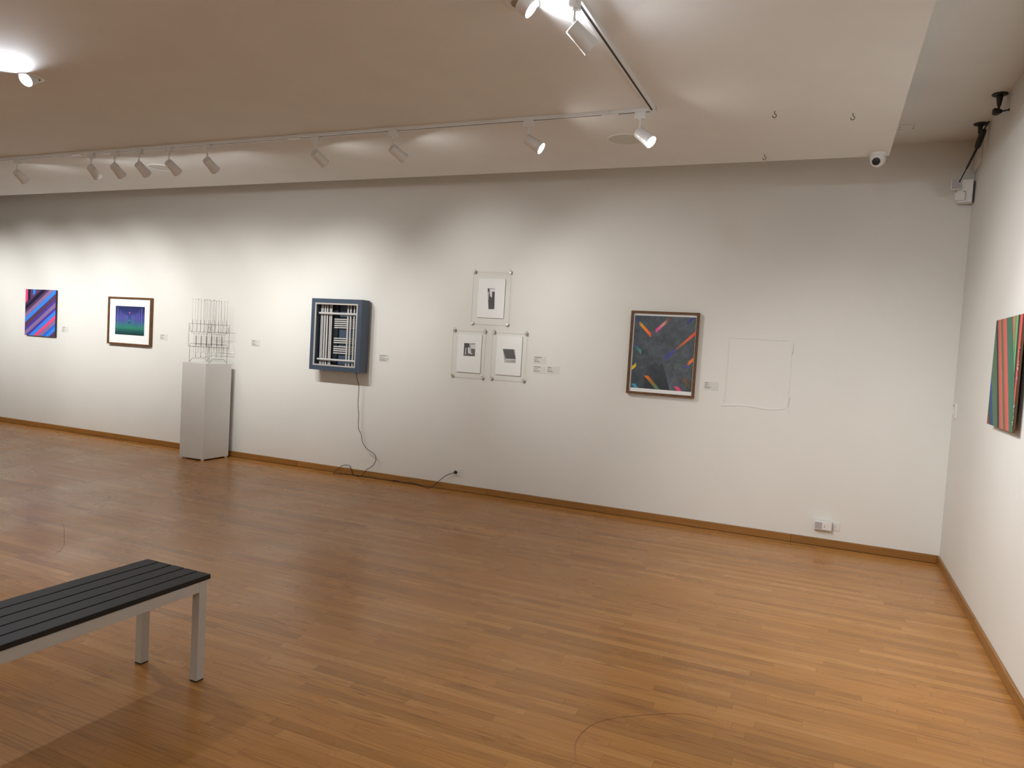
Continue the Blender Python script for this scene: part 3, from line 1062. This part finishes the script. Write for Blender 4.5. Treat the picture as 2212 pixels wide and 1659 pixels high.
P += strip([(-1.6641, 1.8927), (-1.6298, 1.8578), (-1.6061, 1.8357), (-1.5755, 1.8053), (-1.5101, 1.7429)], [(-1.6681, 1.8594), (-1.6374, 1.8294), (-1.6121, 1.8043), (-1.5795, 1.7727), (-1.5099, 1.7044)], [(58, 66, 148), (64, 74, 110), (222, 178, 44), (252, 150, 36), (255, 84, 36)])
P += strip([(-1.4702, 1.7808), (-1.4383, 1.8131), (-1.4035, 1.8473), (-1.3717, 1.8775), (-1.3517, 1.898)], [(-1.4691, 1.7467), (-1.4329, 1.7812), (-1.3953, 1.8181), (-1.3578, 1.8547), (-1.3203, 1.8875)], [(246, 84, 160), (242, 106, 158), (226, 158, 142), (128, 86, 72), (84, 72, 70)])
P.append(([(-1.1863, 1.8637), (-1.1398, 1.9019), (-1.1159, 1.9029), (-1.1829, 1.8334)], (54, 60, 146), 0.0007))
P += strip([(-1.1065, 1.7803), (-1.1856, 1.7023), (-1.2534, 1.6346), (-1.2823, 1.6115), (-1.3524, 1.5613), (-1.3867, 1.5221), (-1.4331, 1.4758)], [(-1.1065, 1.7437), (-1.1749, 1.6803), (-1.2489, 1.6134), (-1.2801, 1.5809), (-1.3258, 1.5333), (-1.3834, 1.4759), (-1.4272, 1.4358)], [(252, 78, 42), (226, 104, 56), (150, 100, 66), (76, 82, 140), (62, 66, 158), (86, 88, 104), (76, 80, 86)])
P += strip([(-1.669, 1.6401), (-1.6318, 1.6125), (-1.5902, 1.5816)], [(-1.669, 1.6107), (-1.6307, 1.5793), (-1.592, 1.544)], [(58, 78, 132), (66, 112, 128), (80, 160, 124)])
P.append(([(-1.670, 1.426), (-1.6307, 1.46), (-1.6316, 1.4267), (-1.670, 1.3881)], (238, 206, 36), 0.0007))
P += strip([(-1.5496, 1.3463), (-1.4919, 1.288), (-1.4344, 1.2281)], [(-1.5087, 1.3474), (-1.4512, 1.2892), (-1.394, 1.23)], [(250, 128, 34), (150, 116, 54), (58, 148, 106)])
P.append(([(-1.6649, 1.2624), (-1.6299, 1.265), (-1.5953, 1.2277), (-1.6335, 1.2277)], (76, 164, 196), 0.0007))
P.append(([(-1.267, 1.2678), (-1.2243, 1.2681), (-1.1928, 1.2280), (-1.2335, 1.2280)], (238, 80, 130), 0.0007))
P += strip([(-1.108, 1.5423), (-1.1446, 1.5095), (-1.1588, 1.4964)], [(-1.108, 1.5058), (-1.142, 1.4731), (-1.1622, 1.4596)], [(252, 132, 58), (244, 124, 60), (84, 88, 84)])
P.append(([(-1.1866, 1.4641), (-1.1602, 1.475), (-1.1645, 1.4502), (-1.1877, 1.4364)], (72, 78, 176), 0.0009))
P += strip([(-1.1861, 1.3722), (-1.108, 1.3052)], [(-1.188, 1.3138), (-1.108, 1.2320)], [(120, 86, 74), (72, 78, 62)])
art('painted_bars', P, w3d, M_PAINT, t)
pane(t, -1.685, -1.100, 1.193, 1.926, D - 0.040)


# ------------------------------------------------------------------ three clipped prints
def clip_print(label, x0, x1, z0, z1, px0, px1, pz0, pz1, shapes):
    t = thing('clipped_print', ((x0 + x1) / 2, D, z0), label, 'print', 'prints clipped under acrylic')
    boxo('paper_mount', M_PAPER, t, px0, px1, D - 0.013, D - 0.0065, pz0, pz1, 0.0008)
    art('printed_image', shapes, lambda a, b, l: (a, D - 0.0134 - l, b), M_PRINT, t)
    bm = bmesh.new()
    box(bm, x0, x1, D - 0.020, D - 0.0155, z0, z1)
    bm.faces.ensure_lookup_table()
    for f in bm.faces:
        n = f.calc_center_median()
        f.material_index = 0 if abs(n.y - (D - 0.020)) < 1e-4 or abs(n.y - (D - 0.0155)) < 1e-4 else 1
    obj('acrylic_sheet', bm, [M_ACRYL, M_EDGE], t)
    for sx in (0, 1):
        for sz in (0, 1):
            cx = x0 + 0.012 if sx == 0 else x1 - 0.012
            cz = z0 if sz == 0 else z1
            s = 1 if sz else -1
            bm = bmesh.new()
            pts = [(D - 0.022, cz - s * 0.018), (D - 0.024, cz - s * 0.016), (D - 0.0225, cz + s * 0.004), (D - 0.001, cz + s * 0.009), (D - 0.0005, cz - s * 0.006), (D - 0.0205, cz + s * 0.001)]
            a = [bm.verts.new((cx - 0.013, q, z)) for q, z in pts]
            b = [bm.verts.new((cx + 0.013, q, z)) for q, z in pts]
            for i in range(len(pts) - 1):
                bm.faces.new((a[i], a[i + 1], b[i + 1], b[i]))
            c = obj('clip', bm, M_CHROME, t)
            md = c.modifiers.new('solid', 'SOLIDIFY')
            md.thickness = 0.0012
            bm = bmesh.new()
            tube(bm, [(cx - 0.007, D - 0.008, cz + s * 0.008), (cx - 0.006, D - 0.010, cz + s * 0.024), (cx + 0.006, D - 0.010, cz + s * 0.024), (cx + 0.007, D - 0.008, cz + s * 0.008)], 0.0013, 6)
            obj('clip_wire', bm, M_CHROME, c, smooth=True)
    return t


G1 = (58, 57, 56)
clip_print('upper print of the three, tall black slot shape', -3.388, -2.968, 1.757, 2.288, -3.331, -3.030, 1.821, 2.218,
           [([(-3.2243, 2.1204), (-3.1429, 2.1197), (-3.1358, 1.9113), (-3.2015, 1.909)], G1, 0),
            ([(-3.2038, 2.1159), (-3.1444, 2.1156), (-3.1428, 2.0894), (-3.1718, 2.087), (-3.1697, 2.0271), (-3.1907, 2.0405)], [(226, 222, 222), (228, 226, 226), (240, 238, 238), (226, 222, 222), (236, 214, 208), (232, 228, 226)], .0003),
            ([(-3.2146, 2.0835), (-3.2057, 2.0878), (-3.2067, 1.9889)], (228, 226, 224), .0003)])
clip_print('lower left print of the three, square grey interior image', -3.588, -3.212, 1.199, 1.682, -3.535, -3.258, 1.247, 1.639,
           [([(-3.4574, 1.5495), (-3.3286, 1.5505), (-3.3258, 1.4186), (-3.4585, 1.4164)], (104, 104, 103), 0),
            ([(-3.4573, 1.5487), (-3.3951, 1.5495), (-3.3979, 1.5049), (-3.4148, 1.5039), (-3.4075, 1.4472), (-3.457, 1.4528)], (72, 72, 70), .0002),
            ([(-3.4391, 1.5001), (-3.4288, 1.5006), (-3.4311, 1.4332), (-3.4415, 1.4326)], (222, 220, 218), .0004),
            ([(-3.413, 1.5057), (-3.3961, 1.5067), (-3.3836, 1.457), (-3.3557, 1.4461), (-3.3618, 1.439), (-3.4075, 1.4472)], (232, 230, 228), .0004),
            ([(-3.3824, 1.5426), (-3.3281, 1.5422), (-3.3279, 1.4954), (-3.3747, 1.4953)], (222, 220, 218), .0004),
            ([(-3.395, 1.5487), (-3.3875, 1.5491), (-3.3714, 1.4577), (-3.3799, 1.4573)], (230, 228, 226), .0004)])
clip_print('lower right print of the three, slanted grey parallelogram', -3.134, -2.753, 1.203, 1.682, -3.085, -2.806, 1.250, 1.645,
           [([(-3.014, 1.5131), (-2.8957, 1.5157), (-2.8671, 1.4178), (-2.9761, 1.4151)], (84, 83, 82), 0),
            ([(-2.9873, 1.4078), (-2.8668, 1.4137), (-2.8645, 1.3787), (-2.9916, 1.3771)], [(206, 204, 200), (170, 168, 164), (156, 154, 150), (188, 186, 182)], 0),
            ([(-3.0138, 1.5098), (-3.0057, 1.5103), (-2.9647, 1.3789), (-2.9853, 1.3775)], (176, 174, 170), -.0001),
            ([(-2.893, 1.5158), (-2.8823, 1.5148), (-2.8653, 1.4179), (-2.8691, 1.4217)], (150, 148, 144), 0)])

# ------------------------------------------------------------------ blue light box
t = thing('light_box', (-4.98, D, 1.155), 'slate-blue wall box holding crossed pale rods behind a silver trim', 'light box')
BX0, BX1, BZ0, BZ1 = -5.312, -4.637, 1.156, 1.949
FY, BY = D - 0.177, D - 0.030
WX0, WX1, WZ0, WZ1 = -5.262, -4.690, 1.206, 1.901
bm = bmesh.new()
box(bm, BX0, WX0, FY, BY, BZ0, BZ1)
box(bm, WX1, BX1, FY, BY, BZ0, BZ1)
box(bm, WX0, WX1, FY, BY, BZ0, WZ0)
box(bm, WX0, WX1, FY, BY, WZ1, BZ1)
obj('case', bm, M_SLATE, t)
boxo('back_panel', M_SLATE, t, WX0, WX1, BY - 0.008, BY, WZ0, WZ1)
boxo('wall_cleat', M_BLACK, t, BX0 + 0.12, BX1 - 0.12, BY + 0.0004, D - 0.0002, 1.6, 1.68)
tw = 0.016
tr = bmesh.new()
box(tr, WX0, WX1, FY - 0.003, FY + 0.008, WZ1 - tw, WZ1)
box(tr, WX0, WX1, FY - 0.003, FY + 0.008, WZ0, WZ0 + tw)
box(tr, WX0, WX0 + tw, FY - 0.003, FY + 0.008, WZ0 + tw, WZ1 - tw)
box(tr, WX1 - tw, WX1, FY - 0.003, FY + 0.008, WZ0 + tw, WZ1 - tw)
obj('silver_trim', tr, M_SILVER, t)
boxo('dark_backing', mat('deep_navy', rgb=(18, 24, 34), rough=0.5, mottle=0.05), t, -5.225, -5.03, BY - 0.03, BY - 0.0085, WZ0 + 0.002, WZ1 - 0.002)  # dark navy panel behind the left upright rods
def rod(x0, y0, z0, x1, y1, z1, r):
    bm = bmesh.new()
    cyl(bm, (x0, y0, z0), (x1, y1, z1), r, 14)
    obj('rod', bm, M_ROD, t, smooth=True)
for zc in (1.789, 1.274):                                   # two long horizontal rods in front
    rod(WX0 + 0.014, FY + 0.055, zc, WX1 - 0.012, FY + 0.055, zc + 0.002, 0.0125)
for xc, r in ((-5.235, 0.0080), (-5.216, 0.0070), (-5.186, 0.0105), (-5.153, 0.0105), (-5.117, 0.0080), (-5.096, 0.0080)):
    rod(xc, FY + 0.085, WZ0 + 0.004, xc - 0.003, FY + 0.085, WZ1 - 0.004, r)
for xc in (-4.874, -4.836, -4.790):
    rod(xc, FY + 0.085, WZ0 + 0.004, xc - 0.003, FY + 0.085, WZ1 - 0.004, 0.0102)
for zc in (1.729, 1.706, 1.683, 1.659, 1.636, 1.515, 1.491, 1.468, 1.423, 1.3985, 1.376, 1.351):
    rod(-5.078, FY + 0.118, zc, WX1 - 0.01, FY + 0.118, zc + 0.003, 0.0078)
for xc in (-5.12, -4.70):
    bm = bmesh.new()
    cyl(bm, (xc, FY + 0.03, BZ0 - 0.009), (xc, FY + 0.03, BZ0), 0.006, 10)
    obj('screw_foot', bm, M_BLACK, t, smooth=True)

t = thing('power_cord', (-4.70, D - 0.05, 0.004), 'thin black cord hanging from the blue box to the outlet', 'cord')
pts = [(-4.700, FY + 0.05, 1.155), (-4.706, D - 0.115, 1.10), (-4.690, D - 0.09, 1.01), (-4.700, D - 0.075, 0.914), (-4.706, D - 0.07, 0.8), (-4.692, D - 0.065, 0.696), (-4.694, D - 0.062, 0.608), (-4.686, D - 0.062, 0.53), (-4.654, D - 0.06, 0.48), (-4.628, D - 0.06, 0.395), (-4.583, D - 0.06, 0.334),
       (-4.520, D - 0.058, 0.298), (-4.467, D - 0.058, 0.273), (-4.444, D - 0.055, 0.232), (-4.461, D - 0.055, 0.169), (-4.510, D - 0.052, 0.119), (-4.56, D - 0.05, 0.091), (-4.632, D - 0.06, 0.01),
       (-4.74, D - 0.045, 0.012), (-4.78, D - 0.03, 0.060), (-4.808, D - 0.025, 0.098), (-4.900, D - 0.03, 0.092), (-4.97, D - 0.06, 0.02), (-4.955, D - 0.11, 0.004), (-4.893, D - 0.087, 0.004), (-4.78, D - 0.045, 0.004), (-4.66, D - 0.04, 0.004),
       (-4.50, D - 0.035, 0.006), (-4.42, D - 0.04, 0.004), (-4.30, D - 0.03, 0.006), (-4.205, D - 0.045, 0.004), (-4.22, D - 0.028, 0.012), (-4.10, D - 0.04, 0.006), (-3.98, D - 0.03, 0.012), (-3.85, D - 0.06, 0.004), (-3.735, D - 0.107, 0.004), (-3.70, D - 0.05, 0.03), (-3.62, D - 0.04, 0.11), (-3.56, D - 0.035, 0.155), (-3.49, D - 0.033, 0.185)]
bm = bmesh.new()
tube(bm, smooth_pts(pts, 6), 0.0032, 8)
obj('cable', bm, M_BLACK, t, smooth=True)
bm = bmesh.new()
lathe(bm, (-3.472, D - 0.009, 0.192), (-0.25, -1, -0.1), [(0, 0), (0, 0.016), (0.014, 0.017), (0.026, 0.009), (0.032, 0.005), (0.032, 0)], 16)
obj('plug', bm, M_BLACK, t, smooth=True)

# ------------------------------------------------------------------ striped canvas on the right wall
t = thing('striped_canvas', (XR, 4.79, 1.25), 'green and red vertical striped canvas on the right wall', 'painting')
YT0, YT1, ZT, ZB = 5.112, 4.470, 1.873, 1.254
boxo('canvas', mat('canvas_edge_brown', rgb=(92, 66, 48), rough=0.8, bump=0.15, bump_scale=150), t, XR - 0.040, XR - 0.028, YT1, YT0, ZB, ZT, 0.0015)
boxo('hanging_cleat', M_WALNUT, t, XR - 0.0278, XR - 0.0002, YT1 + 0.12, YT0 - 0.12, ZT - 0.16, ZT - 0.11)
tops = {}
def r3d(a, b, l):
    """a 0..1 from the left edge, b 0..1 from the top"""
    return (XR - 0.0406 - l, YT0 + a * (YT1 - YT0), ZT + b * (ZB - ZT))
GRN, DKG, SAG, RED1, RED2, LGN, DRK, BLU = (66, 112, 88), (52, 84, 68), (84, 112, 88), (196, 104, 90), (204, 100, 92), (104, 168, 112), (44, 54, 54), (34, 78, 168)
def lean(a0, a1, b0, b1, c, l=0.0003):
    """a stripe between two slanting lines: top edge a0..a1, bottom edge b0..b1"""
    return ([(a0, 0), (a1, 0), (b1, 1), (b0, 1)], c, l)
polys = [(sq, GRN, 0), ([(0, 0), (.012, 0), (.53, 1), (0, 1)], DKG, .0002), ([(.0, .15), (.012, .05), (.46, 1), (.27, 1), (0, .55)], SAG, .0003),
         ([(0, .50), (.03, .60), (.25, 1), (.20, 1), (0, .64)], BLU, .0005), ([(0, .86), (.10, 1), (0, 1)], (148, 74, 60), .0005),
         lean(.012, .06, .44, .525, DRK, .0004), lean(.06, .13, .525, .60, (184, 92, 80)), lean(.115, .19, .585, .68, RED1, .0004), lean(.19, .25, .68, .745, (74, 112, 76)),
         lean(.25, .31, .745, .81, (186, 88, 80)), lean(.30, .41, .80, .89, RED2, .0004), lean(.41, .62, .89, 1.0, GRN),
         ([(.62, 0), (.67, 0), (.80, .33)], (188, 88, 74), .0004), ([(.67, 0), (.73, 0), (.82, .32), (.88, .52), (.80, .33)], LGN, .0004),
         ([(.73, 0), (.78, 0), (.82, .28), (.82, .36)], (188, 92, 78), .0004), ([(.78, 0), (.845, 0), (.90, .48), (.88, .52), (.82, .34)], LGN, .0005),
         ([(.845, 0), (.91, 0), (.955, .70), (.89, .52)], DRK, .0005), ([(.91, 0), (1, 0), (1, .80), (.955, .70)], (206, 86, 78), .0006)]
rr = random.Random(5)
for k in range(26):                                         # chipped white ground along the right edge
    v = rr.choice((rr.uniform(.30, .55), rr.uniform(.74, .98)))
    w = rr.uniform(.008, .03)
    h = rr.uniform(.006, .028)
    polys.append(([(1 - w, v), (1, v - h), (1, v + h)], (232, 228, 216), .0008))
art('painted_stripes', polys, r3d, M_PAINT, t)

# ------------------------------------------------------------------ plinth
t = thing('plinth', (-6.73, 6.40, 0), 'tall white box plinth under the wire sculpture', 'plinth')
QX0, QX1, QY0, QY1, QZ = -6.912, -6.545, 6.20, 6.595, 1.135
boxo('box', M_PLINTH, t, QX0, QX1, QY0, QY1, 0.016, QZ, 0.002)
for x in (QX0 + 0.022, QX1 - 0.022):
    for yv in (QY0 + 0.022, QY1 - 0.022):
        bm = bmesh.new()
        cyl(bm, (x, yv, 0.0), (x, yv, 0.0158), 0.018, 16)
        obj('foot', bm, M_WHITE, t, smooth=True)

# ------------------------------------------------------------------ wire sculpture
SX0, SX1, SY0, SY1 = -6.875, -6.565, 6.262, 6.535
t = thing('wire_sculpture', ((SX0 + SX1) / 2, (SY0 + SY1) / 2, QZ), 'delicate open wire sculpture of thin upright rods on the plinth', 'sculpture')
M_FINE = mat('bright_fine_wire', lin_rgb=(0.22, 0.215, 0.205), rough=0.3, metal=0.6, mottle=0.1, mottle_scale=40)
def wire(name, pts, r, parent=None):
    bm = bmesh.new()
    tube(bm, pts, r, 6)
    return obj(name, bm, M_FINE if r < 0.00125 else M_WIRE, parent or t, smooth=True)
B0 = QZ + 0.0018
for x in (SX0, SX1):                                        # base rails with bent feet
    wire('base_rail', [(x, SY0, B0), (x, SY0 + 0.05, B0 + 0.045), (x, SY1 - 0.05, B0 + 0.045), (x, SY1, B0)], 0.0019)
for yv in (SY0, SY1):                                       # inverted-U supports
    wire('support_frame', [(SX0, yv, B0), (SX0, yv, B0 + 0.205), (SX0 + 0.012, yv, B0 + 0.217), (SX1 - 0.012, yv, B0 + 0.217), (SX1, yv, B0 + 0.205), (SX1, yv, B0)], 0.0019)
    wire('outer_frame', [(SX0 - 0.022, yv, B0 + 0.182), (SX0 - 0.022, yv, B0 + 0.452), (SX1 + 0.022, yv, B0 + 0.452), (SX1 + 0.022, yv, B0 + 0.182), (SX0 - 0.022, yv, B0 + 0.182)], 0.0019)
    wire('cross_rail', [(SX0 - 0.004, yv, B0 + 0.43), (SX0 - 0.006, yv, B0 + 0.37), (SX0 + 0.006, yv, B0 + 0.357), (SX1 - 0.006, yv, B0 + 0.357), (SX1 + 0.006, yv, B0 + 0.37), (SX1 + 0.004, yv, B0 + 0.43)], 0.0017)
    wire('cross_rail', [(SX0 + 0.02, yv, B0 + 0.357), (SX0 + 0.035, yv, B0 + 0.338), (SX1 - 0.035, yv, B0 + 0.338), (SX1 - 0.02, yv, B0 + 0.357)], 0.0015)
for zz in (0.182, 0.452):
    for x in (SX0 - 0.022, SX1 + 0.022):
        wire('side_tie', [(x, SY0, B0 + zz), (x, SY1, B0 + zz)], 0.0014)
for zz in (0.217,):
    for x in (SX0 + 0.02, SX1 - 0.02):
        wire('side_tie', [(x, SY0, B0 + zz), (x, SY1, B0 + zz)], 0.0014)
rr = random.Random(3)
for yv in (SY0 + 0.02, SY1 - 0.02):
    for k in range(3):
        x = SX0 + 0.075 + k * 0.082
        s = wire('pendulum', [(x, yv, B0 + 0.338), (x, yv, B0 + 0.072)], 0.0015)
        bm = bmesh.new()
        sphere(bm, (x, yv, B0 + 0.070), 0.0055, 10, 6)
        obj('weight', bm, M_WIRE, s, smooth=True)
        bm = bmesh.new()
        n = 150                                             # wound coil around each pendulum
        tube(bm, [(x + 0.011 * math.cos(i * 0.72), yv + 0.011 * math.sin(i * 0.72), B0 + 0.195 + 0.115 * i / n) for i in range(n + 1)], 0.0007, 4)
        obj('coil', bm, M_WIRE, s, smooth=True)
        wire('loop', [(x - 0.036, yv, B0 + 0.345), (x - 0.036, yv, B0 + 0.130)] + [(x - 0.036 * math.cos(a), yv, B0 + 0.130 - 0.022 * math.sin(a)) for a in [i * math.pi / 10 for i in range(1, 10)]] + [(x + 0.036, yv, B0 + 0.130), (x + 0.036, yv, B0 + 0.345)], 0.0009)
for j, yv in enumerate((SY0, SY0 + 0.09, SY1 - 0.09, SY1)):
    for k in range(7):
        x = SX0 + 0.028 + k * (SX1 - SX0 - 0.056) / 6 + rr.uniform(-0.006, 0.006)
        zt = 0.735 + rr.uniform(-0.008, 0.008)
        s = wire('tall_wire', [(x, yv, B0 + 0.352), (x + rr.uniform(-0.002, 0.002), yv, B0 + zt)], 0.0009)
        bm = bmesh.new()
        sphere(bm, (x, yv, B0 + zt), 0.0036, 8, 6)
        obj('bead', bm, M_WIRE, s, smooth=True)
for yv in (SY0, SY1):
    for k in range(5):
        x = SX0 + 0.03 + k * (SX1 - SX0 - 0.06) / 4
        wire('prong', [(x, yv, B0 + 0.357), (x + 0.008, yv, B0 + 0.42), (x, yv, B0 + 0.50)], 0.0016)

# ------------------------------------------------------------------ bench
t = thing('bench', (-2.60, 1.45, 0), 'grey metal bench with five charcoal slats in the foreground', 'bench')
EX0, EX1, EY0, EY1, EZ = -2.797, -2.408, 0.55, 2.352, 0.470
sw = (EX1 - EX0 - 4 * 0.0068) / 5
for k in range(5):
    x = EX0 + k * (sw + 0.0068)
    boxo('slat', M_SLAT, t, x, x + sw, EY0, EY1, EZ - 0.021, EZ, 0.002)
lx = (EX0 + 0.004, EX1 - 0.004)
ZL = EZ - 0.0212
for x0 in (lx[0], lx[1] - 0.040):
    for y0 in (EY0 + 0.012, EY1 - 0.055):
        lg = boxo('leg', M_BFRAME, t, x0, x0 + 0.040, y0, y0 + 0.040, 0.006, ZL, 0.0015)
        boxo('foot_cap', M_BLACK, lg, x0 + 0.0005, x0 + 0.0395, y0 + 0.0005, y0 + 0.0395, 0.0, 0.0058)
    boxo('side_apron', M_BFRAME, t, x0 + (0.0 if x0 < -2.6 else 0.006), x0 + (0.034 if x0 < -2.6 else 0.040), EY0 + 0.0525, EY1 - 0.0555, ZL - 0.047, ZL, 0.0012)
for y0 in (EY0 + 0.018, EY1 - 0.049):
    boxo('end_apron', M_BFRAME, t, lx[0] + 0.0405, lx[1] - 0.0405, y0, y0 + 0.028, ZL - 0.047, ZL, 0.0012)
